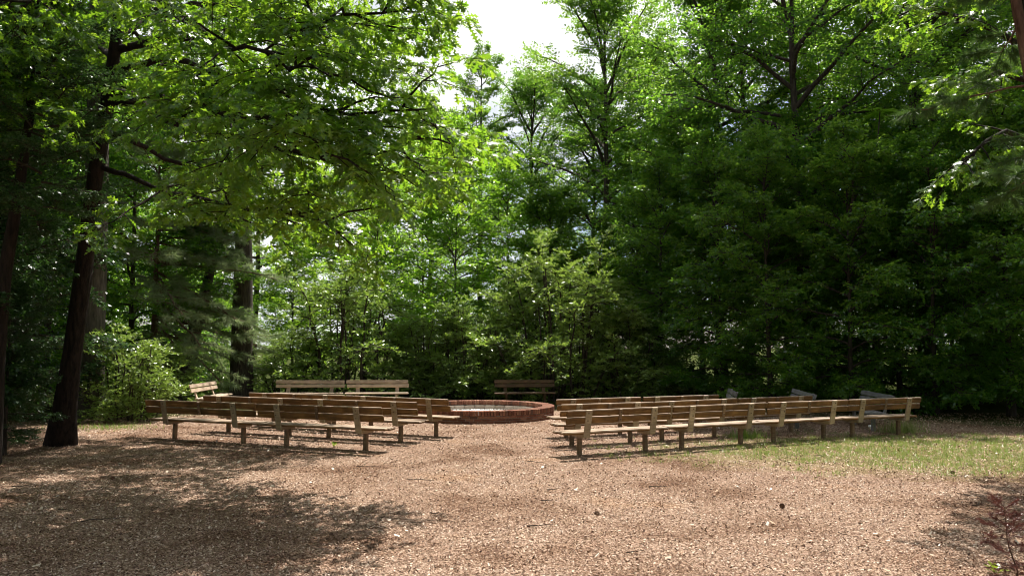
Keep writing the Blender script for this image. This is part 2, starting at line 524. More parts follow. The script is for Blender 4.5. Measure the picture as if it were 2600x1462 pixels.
def turf():
    n = 120000
    x = rng.uniform(1.5, 17.5, n)
    y = rng.uniform(10.8, 19.5, n)
    g = ((x - 9.0) / 6.8) ** 2 + ((y - 15.3) / 3.1) ** 2
    patch = np.sin(x * 1.7 + np.sin(y * 2.3) * 1.5) * np.cos(y * 2.1 + x * 0.6) * 0.5 + np.sin(x * 4.3 + 1.0) * np.sin(y * 5.1 + np.sin(x * 3)) * 0.35
    k = (g + 0.85 * patch + rng.normal(0, 0.25, n)) < 0.62
    # blades stand in small tufts
    x, y = x[k][::9], y[k][::9]
    m = rng.integers(2, 22, len(x))
    sp = np.repeat(rng.uniform(0.015, 0.07, len(x)), m)
    x, y = np.repeat(x, m), np.repeat(y, m)
    n = len(x)
    x, y = x + rng.normal(0, 1, n) * sp, y + rng.normal(0, 1, n) * sp
    L = rng.uniform(0.03, 0.11, n)
    W = rng.uniform(0.004, 0.009, n)
    a = rng.random(n) * math.tau
    el = rng.uniform(0.5, 1.4, n)
    d = np.stack([np.cos(a) * np.cos(el), np.sin(a) * np.cos(el), np.sin(el)], 1)
    nn = norm(np.cross(d, np.stack([-np.sin(a), np.cos(a), np.zeros(n)], 1)))
    p = np.stack([x, y, np.zeros(n)], 1)
    s = np.cross(d, nn)
    v = np.stack([p - s * W[:, None] / 2, p + s * W[:, None] / 2, p + d * L[:, None]], 1).reshape(-1, 3)
    me = mesh_np('grass', v, np.arange(n * 3).reshape(-1, 3), M['grass_blade'])
    tag(link('grass', me), 'thin patchy grass between and before the benches', 'grass', kind='stuff')
turf()

def tuft(px, py, nb, spread, hgt, label):
    c = G(px, py)
    x = rng.normal(0, spread, nb); y = rng.normal(0, spread * 0.6, nb)
    L = rng.uniform(0.4, 1.0, nb) * hgt
    W = rng.uniform(0.006, 0.012, nb)
    a = rng.random(nb) * math.tau
    el = rng.uniform(0.8, 1.45, nb)
    d = np.stack([np.cos(a) * np.cos(el), np.sin(a) * np.cos(el), np.sin(el)], 1)
    s = np.stack([-np.sin(a), np.cos(a), np.zeros(nb)], 1)
    p = np.stack([x, y, np.zeros(nb)], 1)
    v = np.stack([p - s * W[:, None] / 2, p + s * W[:, None] / 2, p + d * L[:, None]], 1).reshape(-1, 3)
    o = link('grass_tuft', mesh_np('grass_tuft', v, np.arange(nb * 3).reshape(-1, 3), M['grass_blade']), None, c)
    tag(o, label, 'grass', kind='stuff')
tuft(270, 1086, 800, 0.6, 0.13, 'green grass patch before the sunlit shrub by the oak')
tuft(2290, 1098, 500, 0.25, 0.45, 'tall seeding grass at the last bench post')
tuft(1890, 1112, 350, 0.2, 0.3, 'small grass clump under the grassy side benches')

# ------------------------------------------------------------------ benches
PIT = np.array([-1.0, 22.9])

def bench(p0, p1, label, group, slat_h=0.118, top=0.86, lean=12.0, face=None, wood='wood', name='park_bench'):
    p0 = np.array(p0, float); p1 = np.array(p1, float)
    mid = (p0 + p1) / 2
    t = norm(p1 - p0)
    f = np.array([-t[1], t[0]])
    tgt = (PIT if face is None else np.array(face, float)) - mid
    if np.dot(f, tgt) < 0:
        f = -f
        t = -t
    L = float(np.linalg.norm(p1 - p0)) - 0.03
    ang = math.atan2(t[1], t[0])
    tl = math.tan(R(lean))
    topoff = -(top - 0.42) * tl
    base = mid - f * topoff
    root = thing(name, label, 'bench', (base[0], base[1], 0), ang, group)
    rl = -R(lean) * -1.0
    W = M[wood]
    up = M['upright'] if wood == 'wood' else W
    po = M['post'] if wood == 'wood' else W
    j = lambda s: random.gauss(0, s)
    gap = 0.016
    for k in range(2):
        z = top - slat_h / 2 - k * (slat_h + gap)
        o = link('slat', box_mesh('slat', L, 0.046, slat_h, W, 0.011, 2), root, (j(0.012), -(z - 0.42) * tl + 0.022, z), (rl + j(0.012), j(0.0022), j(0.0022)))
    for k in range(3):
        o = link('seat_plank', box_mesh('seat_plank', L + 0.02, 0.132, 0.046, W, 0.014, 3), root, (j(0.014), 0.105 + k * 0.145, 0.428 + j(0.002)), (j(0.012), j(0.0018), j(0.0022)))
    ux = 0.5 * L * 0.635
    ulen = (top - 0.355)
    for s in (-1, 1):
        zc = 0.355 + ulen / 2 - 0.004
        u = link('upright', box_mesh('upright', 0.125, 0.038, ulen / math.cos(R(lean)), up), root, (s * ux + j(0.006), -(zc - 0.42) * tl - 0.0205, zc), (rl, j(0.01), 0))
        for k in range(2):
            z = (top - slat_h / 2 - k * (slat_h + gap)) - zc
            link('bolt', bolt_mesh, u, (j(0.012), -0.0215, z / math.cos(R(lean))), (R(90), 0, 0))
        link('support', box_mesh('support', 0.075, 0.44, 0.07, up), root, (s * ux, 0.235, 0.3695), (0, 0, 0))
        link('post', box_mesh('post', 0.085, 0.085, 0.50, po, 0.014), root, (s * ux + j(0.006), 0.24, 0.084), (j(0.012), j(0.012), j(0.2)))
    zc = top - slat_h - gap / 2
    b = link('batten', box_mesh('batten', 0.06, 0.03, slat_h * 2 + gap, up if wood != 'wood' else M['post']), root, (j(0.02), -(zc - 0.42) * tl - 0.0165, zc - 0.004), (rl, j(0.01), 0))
    for k in (-1, 1):
        link('bolt', bolt_mesh, b, (0, -0.0175, k * (slat_h + gap) / 2), (R(90), 0, 0))
    return root

bm = bmesh.new()
bmesh.ops.create_cone(bm, cap_ends=True, segments=8, radius1=0.013, radius2=0.010, depth=0.012)
bolt_mesh = bpy.data.meshes.new('bolt')
bm.to_mesh(bolt_mesh)
bm.free()
bolt_mesh.materials.append(M['bolt'])

def row(points, labels, group, **kw):
    pts = [np.array(p) for p in points]
    for a, b, l in zip(pts[:-1], pts[1:], labels):
        bench(a, b, l, group, **kw)

gW, gE = 'bench rows on the oak side of the aisle', 'bench rows on the grassy side of the aisle'
row([(-7.97, 17.2), (-5.2, 16.05), (-2.44, 14.9)],
    ['dark bench in the oak\'s shade, outermost row, end facing the oak trunk', 'dark bench in the outermost row beside the aisle, half shaded by the oak'], gW, slat_h=0.132)
row([(-7.3, 18.65), (-4.68, 17.5), (-1.97, 16.4)],
    ['brown bench of the middle oak side row, the one away from the aisle', 'brown bench of the middle oak side row, ending at the aisle'], gW, slat_h=0.132)
row([(-6.65, 19.95), (-3.92, 18.6), (-1.38, 17.35)],
    ['brown bench of the innermost oak side row, away from the aisle', 'brown bench of the innermost oak side row, beside aisle and fire pit'], gW, slat_h=0.132)
row([(1.0, 14.25), (3.1, 15.25), (5.25, 16.3), (7.3, 17.2), (9.3, 18.0)],
    ['brown bench beside the aisle in the outermost row on the grassy side', 'second bench from the aisle in the outermost row on the grassy side',
     'third bench from the aisle in the outermost row on the grassy side', 'last bench of the outermost grassy side row, farthest from the aisle'], gE)
row([(0.97, 15.7), (2.98, 16.55), (5.03, 17.6), (7.1, 18.65)],
    ['brown bench beside the aisle in the middle row on the grassy side', 'brown bench in the centre of the middle row on the grassy side',
     'brown bench closing the middle row on the grassy side'], gE)
row([(0.97, 17.25), (2.98, 18.1), (4.95, 18.95)],
    ['brown bench of the innermost grassy side row, beside aisle and fire pit', 'brown bench of the innermost grassy side row, away from the aisle'], gE)
gF = 'benches beyond the fire pit'
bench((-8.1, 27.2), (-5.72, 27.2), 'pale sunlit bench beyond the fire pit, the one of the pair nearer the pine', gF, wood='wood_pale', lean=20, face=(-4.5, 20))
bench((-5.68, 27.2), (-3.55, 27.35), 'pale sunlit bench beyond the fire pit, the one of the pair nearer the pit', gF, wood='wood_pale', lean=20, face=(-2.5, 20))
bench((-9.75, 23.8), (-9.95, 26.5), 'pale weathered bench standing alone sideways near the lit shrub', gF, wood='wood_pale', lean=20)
bench((-0.63, 27.3), (1.47, 27.5), 'dark shaded bench under the big rounded bush beyond the pit', gF, lean=16, wood='wood_shaded')
gS = 'grey benches at the wood edge'
bench((6.05, 22.0), (5.62, 19.7), 'grey weathered bench set sideways, the one closest to the fire pit', gS, wood='wood_grey', lean=18)
bench((7.75, 21.8), (7.3, 18.95), 'grey weathered bench set sideways, middle one of three by the wood', gS, wood='wood_grey', lean=18)
bench((9.3, 21.0), (8.95, 18.5), 'grey weathered bench set sideways behind the last grassy side bench', gS, wood='wood_grey', lean=18)

# ------------------------------------------------------------------ fire pit
def arc_block(name, r0, r1, a, z0, z1, mat, b=0.004):
    """a wedge piece centred on +X at the ring's centre, angular width a"""
    bm = bmesh.new()
    vs = []
    for z in (z0, z1):
        for r in (r0, r1):
            for s in (-1, 1):
                vs.append(bm.verts.new((r * math.cos(s * a / 2), r * math.sin(s * a / 2), z)))
    for f in ((0, 1, 3, 2), (4, 6, 7, 5), (0, 4, 5, 1), (2, 3, 7, 6), (0, 2, 6, 4), (1, 5, 7, 3)):
        bm.faces.new([vs[i] for i in f])
    bmesh.ops.recalc_face_normals(bm, faces=bm.faces)
    bmesh.ops.bevel(bm, geom=list(bm.edges), offset=b, segments=1, affect='EDGES')
    me = bpy.data.meshes.new(name)
    bm.to_mesh(me)
    bm.free()
    me.materials.append(mat)
    return me

def fire_pit():
    root = thing('fire_pit', 'round low red brick fire pit with pale block lining and gravel', 'fire pit', (PIT[0], PIT[1], 0))
    RO = 2.2
    # mortar core, recessed behind the bricks
    n = 96
    prof = [(RO - 0.012, -0.1), (RO - 0.012, 0.194), (1.885, 0.194), (1.885, -0.1)]
    v = [(r * math.cos(math.tau * i / n), r * math.sin(math.tau * i / n), z) for i in range(n) for r, z in prof]
    f = [(i * 4 + k, ((i + 1) % n) * 4 + k, ((i + 1) % n) * 4 + (k + 1) % 4, i * 4 + (k + 1) % 4) for i in range(n) for k in range(4)]
    link('mortar', mesh_np('mortar', np.array(v), np.array(f), M['mortar']), root)
    nb = 64
    bme = arc_block('brick', RO - 0.10, RO, math.tau / nb - 0.010 / RO, 0.0, 0.056, M['brick'])
    for c in range(3):
        for i in range(nb):
            o = link('brick', bme, root, (0, 0, c * 0.0655 - 0.002), (0, 0, math.tau * (i + 0.5 * (c % 2)) / nb))
            k = 1 + random.gauss(0, 0.0012)
            o.scale = (k, k, 1)
    nc = 172
    cme = arc_block('cap_brick', RO - 0.33, RO + 0.012, math.tau / nc - 0.009 / RO, 0.0, 0.128, M['brick'], 0.006)
    for i in range(nc):
        o = link('cap_brick', cme, root, (0, 0, 0.1965 + random.gauss(0, 0.0025)), (0, 0, math.tau * i / nc + random.gauss(0, 0.0006)))
        k = 1 + random.gauss(0, 0.003)
        o.scale = (k, k, 1)
    ni = 36
    ime = arc_block('inner_block', 1.80, 1.883, math.tau / ni - 0.014 / 1.8, 0.0, 0.19, M['block'], 0.006)
    for i in range(ni):
        link('inner_block', ime, root, (0, 0, random.gauss(0, 0.003)), (0, 0, math.tau * i / ni))
    # gravel bed
    ng = 9000
    rr = np.sqrt(rng.random(ng)) * 1.78
    aa = rng.random(ng) * math.tau
    p = np.stack([rr * np.cos(aa), rr * np.sin(aa), 0.05 + rng.random(ng) * 0.02], 1)
    s = rng.uniform(0.012, 0.03, ng)
    tet = np.array([[1, 0, -.4], [-.5, .87, -.4], [-.5, -.87, -.4], [0, 0, .7]])
    rot = rng.random(ng) * math.tau
    cs, sn = np.cos(rot), np.sin(rot)
    T = np.stack([tet[None, :, 0] * cs[:, None] - tet[None, :, 1] * sn[:, None], tet[None, :, 0] * sn[:, None] + tet[None, :, 1] * cs[:, None], np.repeat(tet[None, :, 2], ng, 0)], 2)
    v = (p[:, None, :] + T * s[:, None, None]).reshape(-1, 3)
    fb = np.array([[0, 1, 3], [1, 2, 3], [2, 0, 3]])
    f = (np.arange(ng)[:, None, None] * 4 + fb[None]).reshape(-1, 3)
    # bed disc
    nd = 64
    dv = np.array([[0, 0, 0.045]] + [[1.80 * math.cos(math.tau * i / nd), 1.80 * math.sin(math.tau * i / nd), 0.045] for i in range(nd)])
    df = np.array([[0, 1 + i, 1 + (i + 1) % nd] for i in range(nd)])
    g = link('gravel', mesh_np('gravel', np.concatenate([v, dv]), np.concatenate([f, df + len(v)]), M['gravel']), root)
    g['kind'] = 'stuff'
fire_pit()

# ------------------------------------------------------------------ tree machinery
ZH = np.array([0.0, 0.0, 1.0])

def tubes(polys, r0, r1, sides=5, power=1.0):
    """polys (N,m,3) -> verts, quads; radius from r0 to r1 along each"""
    Np, m, _ = polys.shape
    tan = np.gradient(polys, axis=1)
    tan = norm(tan)
    ref = np.where(np.abs(norm(polys[:, -1] - polys[:, 0])[:, 2:3]) > 0.9, np.array([[1.0, 0, 0]]), ZH[None])
    u = norm(np.cross(tan, ref[:, None, :]))
    w = np.cross(tan, u)
    s = np.linspace(0, 1, m) ** power
    r = r0[:, None] * (1 - s) + r1[:, None] * s
    a = np.arange(sides) * math.tau / sides
    ring = u[:, :, None, :] * np.cos(a)[None, None, :, None] + w[:, :, None, :] * np.sin(a)[None, None, :, None]
    v = polys[:, :, None, :] + ring * r[:, :, None, None]
    v = v.reshape(-1, 3)
    i, k, j = np.meshgrid(np.arange(Np), np.arange(m - 1), np.arange(sides), indexing='ij')
    b = (i * m + k) * sides
    j2 = (j + 1) % sides
    f = np.stack([b + j, b + j2, b + sides + j2, b + sides + j], -1).reshape(-1, 4)
    return v, f

def merge(parts):
    vs, fs, o = [], [], 0
    for v, f in parts:
        vs.append(v); fs.append(f + o); o += len(v)
    return np.concatenate(vs), np.concatenate(fs)

def sub_polys(polys, n, length, m=4, start=0.2, along=0.7, side=0.9, up=(-0.1, 0.3), curve=-0.08, taper=0.5, jit=0.06, g=rng):
    """n side shoots on each polyline"""
    Np, mm, _ = polys.shape
    t = start + (1 - start) * (np.arange(n)[None, :] + g.random((Np, n))) / n
    x = t * (mm - 1)
    i = np.minimum(x.astype(int), mm - 2)
    fr = (x - i)[..., None]
    I = np.arange(Np)[:, None]
    a, b = polys[I, i], polys[I, i + 1]
    base = a * (1 - fr) + b * fr
    tan = norm(b - a)
    lat = norm(np.cross(tan, ZH) + g.normal(0, 0.15, base.shape))
    sgn = np.where((np.arange(n)[None, :] + g.integers(0, 2, (Np, 1))) % 2 == 0, 1.0, -1.0)[..., None]
    d = norm(tan * along + lat * sgn * side * g.uniform(0.6, 1.2, sgn.shape) + ZH * g.uniform(up[0], up[1], sgn.shape))
    L = length * (1 - taper * t) * g.uniform(0.65, 1.2, t.shape)
    s = np.linspace(0, 1, m)[None, None, :, None]
    pts = base[:, :, None, :] + d[:, :, None, :] * L[..., None, None] * s + ZH * (curve * L)[..., None, None] * s ** 2
    wob = np.cumsum(g.normal(0, jit, pts.shape), axis=2) * L[..., None, None] * 0.5
    wob[:, :, 0] = 0
    return (pts + wob).reshape(-1, m, 3)

LEAF_SIMPLE = (np.array([[0, 0, 0], [.42, .30, .05], [1, 0, -.06], [.42, -.30, .05]]), np.array([[0, 1, 2, 3]]))
LEAF_NARROW = (np.array([[0, 0, 0], [.52, .22, .03], [1, 0, 0], [.52, -.22, .03]]), np.array([[0, 1, 2, 3]]))

def oak_template():
    prof = [(0.0, .012), (.15, .03), (.23, .17), (.31, .05), (.41, .07), (.50, .30), (.58, .08), (.66, .08), (.77, .27), (.85, .09), (1.0, .05)]
    v, f = [], []
    for (u, w) in prof:
        z = -0.16 * (u - 0.35) ** 2
        v += [(u, w, z + w * 0.10), (u + (0.03 if w > .15 else 0), -w, z + w * 0.10)]
    for i in range(len(prof) - 1):
        a, b = i * 2, i * 2 + 2
        f += [(a, b, b + 1, a + 1)]
    return np.array(v), np.array(f)
LEAF_OAK = oak_template()

def leaves_from(p, d, n, size, tpl):
    """place template leaves: p point, d axis, n normal"""
    T, F = tpl
    d = norm(d)
    s = norm(np.cross(n, d))
    n = np.cross(d, s)
    v = p[:, None, :] + size[:, None, None] * (T[None, :, 0:1] * d[:, None, :] + T[None, :, 1:2] * s[:, None, :] + T[None, :, 2:3] * n[:, None, :])
    f = (np.arange(len(p))[:, None, None] * len(T) + F[None]).reshape(-1, F.shape[1])
    return v.reshape(-1, 3), f

def twig_leaves(polys, k, size, side=0.8, along=0.5, droop=0.25, flat=0.45, start=0.1, petiole=0.03, g=rng):
    """leaf frames along twigs"""
    Np, mm, _ = polys.shape
    t = start + (1 - start) * (np.arange(k)[None, :] + g.random((Np, k))) / k
    x = t * (mm - 1)
    i = np.minimum(x.astype(int), mm - 2)
    fr = (x - i)[..., None]
    I = np.arange(Np)[:, None]
    a, b = polys[I, i], polys[I, i + 1]
    base = a * (1 - fr) + b * fr
    tan = norm(b - a)
    lat = norm(np.cross(tan, ZH) + g.normal(0, 0.25, base.shape))
    sgn = np.where(np.arange(k)[None, :] % 2 == 0, 1.0, -1.0)[..., None]
    d = norm(tan * along + lat * sgn * side - ZH * droop + g.normal(0, 0.25, base.shape))
    n = norm(ZH + g.normal(0, flat, base.shape))
    sz = size * g.uniform(0.65, 1.25, t.shape)
    base = base + d * petiole
    return base.reshape(-1, 3), d.reshape(-1, 3), n.reshape(-1, 3), sz.ravel()

def curved(p0, d, L, m, curve, jit, g):
    s = np.linspace(0, 1, m)
    pts = p0 + d * (L * s)[:, None] + ZH * (curve * L * s ** 2)[:, None]
    w = np.cumsum(g.normal(0, jit, (m, 3)), 0) * L / m
    w[0] = 0
    return pts + w

def make_tree(seed, H, r, z0, n_limb, limb_len, elev, nb=9, bl=0.45, nt=6, tl=0.55, k=8, leaf=0.11, tpl=LEAF_SIMPLE,
              bark='dark_bark', leafm='forest_leaf', lean=0.02, shape=lambda t: 1.0, flat=0.4, droop=0.25, curve=-0.05, up=(-0.12, 0.25), twig_wood=False):
    g = np.random.default_rng(seed)
    m = 9
    s = np.linspace(0, 1, m)
    trunk = np.stack([np.cumsum(g.normal(0, lean, m)) * H * 0.12, np.cumsum(g.normal(0, lean, m)) * H * 0.12, s * H], 1)
    trunk[0, :2] = 0
    trunk[0, 2] = -0.3
    tv = tubes(trunk[None], np.array([r]), np.array([r * 0.10]), 9)
    # root flare
    ring = tv[0].reshape(m, 9, 3)
    ring[0] = trunk[0] + (ring[0] - trunk[0]) * 1.55
    ring[1, :, :2] = trunk[1, :2] + (ring[1, :, :2] - trunk[1, :2]) * 1.0
    tv = (ring.reshape(-1, 3), tv[1])
    limbs, lr = [], []
    ga = g.random() * math.tau
    for i in range(n_limb):
        t = (i + g.random()) / n_limb
        z = z0 + (H * 0.97 - z0) * t
        q = z / H * (m - 1)
        a = min(int(q), m - 2)
        p0 = trunk[a] * (1 - (q - a)) + trunk[a + 1] * (q - a)
        ga += 2.39996 + g.normal(0, 0.3)
        e = R(elev[0] + (elev[1] - elev[0]) * t + g.normal(0, 7))
        d = np.array([math.cos(ga) * math.cos(e), math.sin(ga) * math.cos(e), math.sin(e)])
        L = limb_len * shape(t) * g.uniform(0.75, 1.2)
        limbs.append(curved(p0, d, L, 7, curve, 0.09, g))
        lr.append(max(0.015, min(r * 0.45, L * 0.016)))
    limbs = np.array(limbs)
    lr = np.array(lr)
    Ls = np.linalg.norm(limbs[:, -1] - limbs[:, 0], axis=1)
    parts = [tv, tubes(limbs, lr, lr * 0.2, 6)]
    br = sub_polys(limbs, nb, 1.0, 5, 0.12, g=g, up=up, taper=0.55)
    # scale branches with their limb
    sc_ = np.repeat(Ls * bl, nb)[:, None, None]
    br = br[:, :1] + (br - br[:, :1]) * sc_
    parts.append(tubes(br, np.full(len(br), 0.016), np.full(len(br), 0.005), 4))
    allb = np.concatenate([br, limbs[:, -5:]])
    tw = sub_polys(allb, nt, tl, 3, 0.1, g=g, up=up, along=0.8)
    if twig_wood:
        parts.append(tubes(tw, np.full(len(tw), 0.006), np.full(len(tw), 0.002), 3))
    wood = mesh_np('trunk', *merge(parts), M[bark], smooth=True)
    p, d, n, sz = twig_leaves(tw, k, leaf, droop=droop, flat=flat, g=g)
    crown = mesh_np('crown', *leaves_from(p, d, n, sz, tpl), M[leafm])
    return wood, crown, len(p), mesh_np('limbs', *merge(parts[1:]), M[bark], smooth=True)

def plant(proto, name, label, cat, loc, rz, sc=1.0, group=None, scz=None):
    root = thing(name, label, cat, loc, rz, group)
    root.scale = (sc, sc, scz or sc)
    link('trunk', proto[0], root)
    c = link('crown', proto[1], root)
    c['kind'] = 'stuff'
    return root

# ------------------------------------------------------------------ the big oak
def oak():
    g = np.random.default_rng(11)
    base = G(150, 1128)
    root = thing('oak_tree', 'large oak with dark leaning trunk and lobed leaves overhanging the clearing', 'tree', base)
    B = np.array(base)
    tp = [base - np.array([0, 0, .3]), P(165, 1040, 15.95), P(185, 900, 15.85), P(212, 690, 15.7), P(236, 480, 15.45), P(262, 320, 15.25), P(284, 180, 15.05), P(300, 60, 14.85), P(312, -120, 14.6), P(330, -330, 14.4), P(340, -520, 14.3)]
    rad = [.31, .215, .178, .158, .148, .138, .12, .10, .08, .05, .02]
    tp = np.array(tp) - B
    v, f = tubes(tp[None], np.array([1.0]), np.array([1.0]), 14)
    ring = v.reshape(len(tp), 14, 3)
    a = np.arange(14) * math.tau / 14
    for i, r_ in enumerate(rad):
        wob = 1 + 0.07 * np.sin(a * 3 + i) + 0.05 * np.sin(a * 5 + 2 * i) + (0.18 * np.sin(a * 4 + 1) if i == 0 else 0)
        ring[i] = tp[i] + (ring[i] - tp[i]) * (r_ * wob)[:, None]
    link('trunk', mesh_np('trunk', ring.reshape(-1, 3), f, M['oak_bark'], smooth=True), root)
    LIMBS = [
        ([(303, 125, 15.0), (400, 102, 14.3), (530, 86, 13.5), (650, 60, 12.6), (780, 75, 11.9), (900, 40, 11.2), (1040, 15, 10.9)], .085),
        ([(296, 185, 15.05), (345, 165, 14.6), (430, 150, 14.0), (520, 185, 13.2), (640, 215, 12.3), (780, 265, 11.6), (930, 290, 11.1), (1090, 280, 10.9)], .085),
        ([(285, 235, 15.1), (365, 265, 14.5), (445, 322, 13.9), (570, 352, 13.1), (690, 372, 12.3), (800, 400, 11.8), (940, 400, 11.4), (1090, 350, 11.2)], .115),
        ([(246, 420, 15.4), (330, 455, 14.9), (450, 500, 14.0), (590, 515, 13.0), (720, 545, 12.3), (850, 560, 11.9)], .06),
        ([(288, 225, 15.1), (210, 243, 14.6), (120, 225, 14.2), (20, 205, 13.8), (-80, 215, 13.4)], .04),
        ([(310, -60, 14.7), (420, -130, 13.6), (600, -170, 12.2), (800, -140, 11.0), (950, -90, 10.5)], .08),
        ([(302, 90, 15.0), (380, 45, 16.0), (520, 10, 17.4), (700, 45, 18.4), (890, 110, 19.0), (1030, 190, 19.2)], .08),
        ([(262, 330, 15.3), (400, 390, 16.2), (570, 440, 17.0), (740, 450, 17.6), (900, 440, 18.0)], .06),
        ([(315, -160, 14.6), (480, -270, 13.2), (700, -300, 11.8), (900, -250, 10.8)], .06),
        ([(300, 40, 14.9), (430, 20, 13.6), (570, 120, 12.2), (700, 150, 11.2), (820, 180, 10.4)], .06),
        ([(312, -120, 14.6), (250, -150, 13.8), (150, -40, 13.0), (40, 40, 12.4)], .06),
        ([(318, -200, 14.5), (420, -330, 15.6), (620, -300, 17.0), (830, -160, 17.8), (980, 20, 18.2)], .06),
        ([(305, -20, 14.9), (420, -60, 17.0), (560, -40, 19.0), (720, 0, 20.5), (880, 60, 21.0)], .06),
        ([(312, -150, 14.6), (380, -220, 17.0), (520, -220, 19.2), (700, -160, 20.5), (900, -90, 21.0)], .06),
        ([(300, 60, 14.9), (330, 80, 17.0), (420, 140, 18.8), (540, 220, 20.0), (660, 300, 20.5)], .06),
        ([(290, 150, 15.0), (250, 120, 17.0), (200, 60, 19.0), (130, 40, 20.0), (60, 60, 20.5)], .06),
        ([(318, -200, 14.5), (300, -330, 16.5), (240, -300, 18.5), (160, -200, 19.5)], .05),
        ([(275, 260, 15.2), (400, 240, 13.8), (560, 290, 12.0), (690, 300, 10.8), (800, 340, 10.0)], .06),
    ]
    limbs = []
    for pts, r_ in LIMBS:
        q = np.array([P(*t) for t in pts]) - B
        # resample to 10 points, with a little crook
        s = np.linspace(0, len(q) - 1, 12)
        i = np.minimum(s.astype(int), len(q) - 2)
        fr = (s - i)[:, None]
        q = q[i] * (1 - fr) + q[i + 1] * fr
        w = g.normal(0, 0.05, q.shape); w[0] = 0
        q = q + w
        link('limb', mesh_np('limb', *tubes(q[None], np.array([r_]), np.array([0.014]), 8, 0.8), M['oak_bark'], smooth=True), root)
        limbs.append(q)
    limbs = np.array(limbs)
    br = sub_polys(limbs, 17, 1.8, 5, 0.27, g=g, up=(-0.5, 0.5), taper=0.4, jit=0.10, curve=-0.12)
    b2 = sub_polys(br, 4, 0.85, 4, 0.25, g=g, up=(-0.35, 0.3), taper=0.3, jit=0.1, curve=-0.1)
    ends = np.concatenate([br[:, 1:], b2, limbs[:, -4:]])
    link('branches', mesh_np('branches', *merge([tubes(br, np.full(len(br), .022), np.full(len(br), .006), 5), tubes(b2, np.full(len(b2), .009), np.full(len(b2), .003), 4)]), M['oak_bark'], smooth=True), root)['kind'] = 'stuff'
    tw = sub_polys(ends, 4, 0.34, 3, 0.2, g=g, up=(-0.4, 0.4), along=0.9, taper=0.2)
    p, d, n, sz = twig_leaves(tw, 8, 0.17, side=0.75, along=0.7, droop=0.32, flat=0.5, start=0.35, petiole=0.015, g=g)
    # the 300 leaves that show largest are leaves of their own, the others one mass
    W = p + B
    depth = W[:, 1]
    px = 1300 + FPX * W[:, 0] / depth
    inview = (px > 0) & (px < 2600) & ((W[:, 2] - 2.0) / depth < 0.42)
    score = np.where(inview, sz / depth, 0)
    big = np.argsort(-score)[:300]
    rest = np.ones(len(p), bool)
    rest[big] = False
    crown = link('crown', mesh_np('crown', *leaves_from(p[rest], d[rest], n[rest], sz[rest], LEAF_OAK), M['oak_leaf']), root)
    crown['kind'] = 'stuff'
    lm = mesh_np('leaf', LEAF_OAK[0], LEAF_OAK[1], M['oak_leaf'])
    for i in big:
        dd = Vector(d[i]).normalized()
        ss = Vector(n[i]).cross(dd).normalized()
        nn = dd.cross(ss)
        o = link('leaf', lm, crown)
        mt = Matrix((dd, ss, nn)).transposed().to_4x4()
        mt = Matrix.Translation(Vector(p[i])) @ mt @ Matrix.Scale(float(sz[i]), 4)
        o.matrix_local = mt
    return len(p)
n_oak = oak()

# ------------------------------------------------------------------ tree kinds
dome = lambda t: math.sqrt(max(0.05, 1 - (1.6 * t - 0.6) ** 2)) if t > 0.375 else 0.82 + 0.48 * t
cone = lambda t: 1.05 - 0.85 * t
even = lambda t: 1.0 - 0.55 * t ** 2
blob = lambda t: 0.62 + 0.95 * t - 1.15 * t ** 2.2
MAPLE = make_tree(21, 19, .24, 2.6, 38, 6.2, (12, 62), nb=14, bl=.5, nt=8, tl=0.9, k=12, leaf=0.14, shape=dome, leafm='maple_leaf', up=(-.6, .8), curve=-.22, flat=.6)
TALL = make_tree(22, 20, .24, 4.5, 42, 5.6, (5, 62), nb=14, bl=.5, nt=9, tl=0.9, k=12, leaf=0.145, shape=dome, up=(-.6, .8), curve=-.22, flat=.6)
BEECH_A = make_tree(23, 9.0, .09, 0.25, 34, 3.5, (8, 62), nb=12, bl=.55, nt=8, tl=0.65, k=12, leaf=0.12, shape=blob, flat=0.55, up=(-.6, .7), curve=-.25)
BEECH_B = make_tree(24, 12.5, .13, 0.8, 36, 4.2, (8, 64), nb=13, bl=.55, nt=8, tl=0.75, k=12, leaf=0.13, shape=blob, flat=0.55, up=(-.6, .7), curve=-.25)
BRIGHT = make_tree(25, 9.5, .06, 1.2, 32, 2.7, (15, 62), nb=10, bl=.55, nt=6, tl=0.6, k=10, leaf=0.125, shape=blob, leafm='bright_leaf', bark='grey_bark', up=(-.4, .6), flat=.5)
SLENDER = make_tree(26, 22, .2, 9, 22, 3.2, (15, 60), nb=9, nt=8, tl=0.6, k=12, leaf=0.16, shape=dome, leafm='maple_leaf', bark='grey_bark', up=(-.2, .45))
HOLLY = make_tree(27, 8.5, .12, 0.8, 32, 2.9, (-5, 50), nb=12, bl=.5, nt=9, tl=0.5, k=13, leaf=0.085, shape=blob, leafm='holly_leaf', up=(-.4, .5))

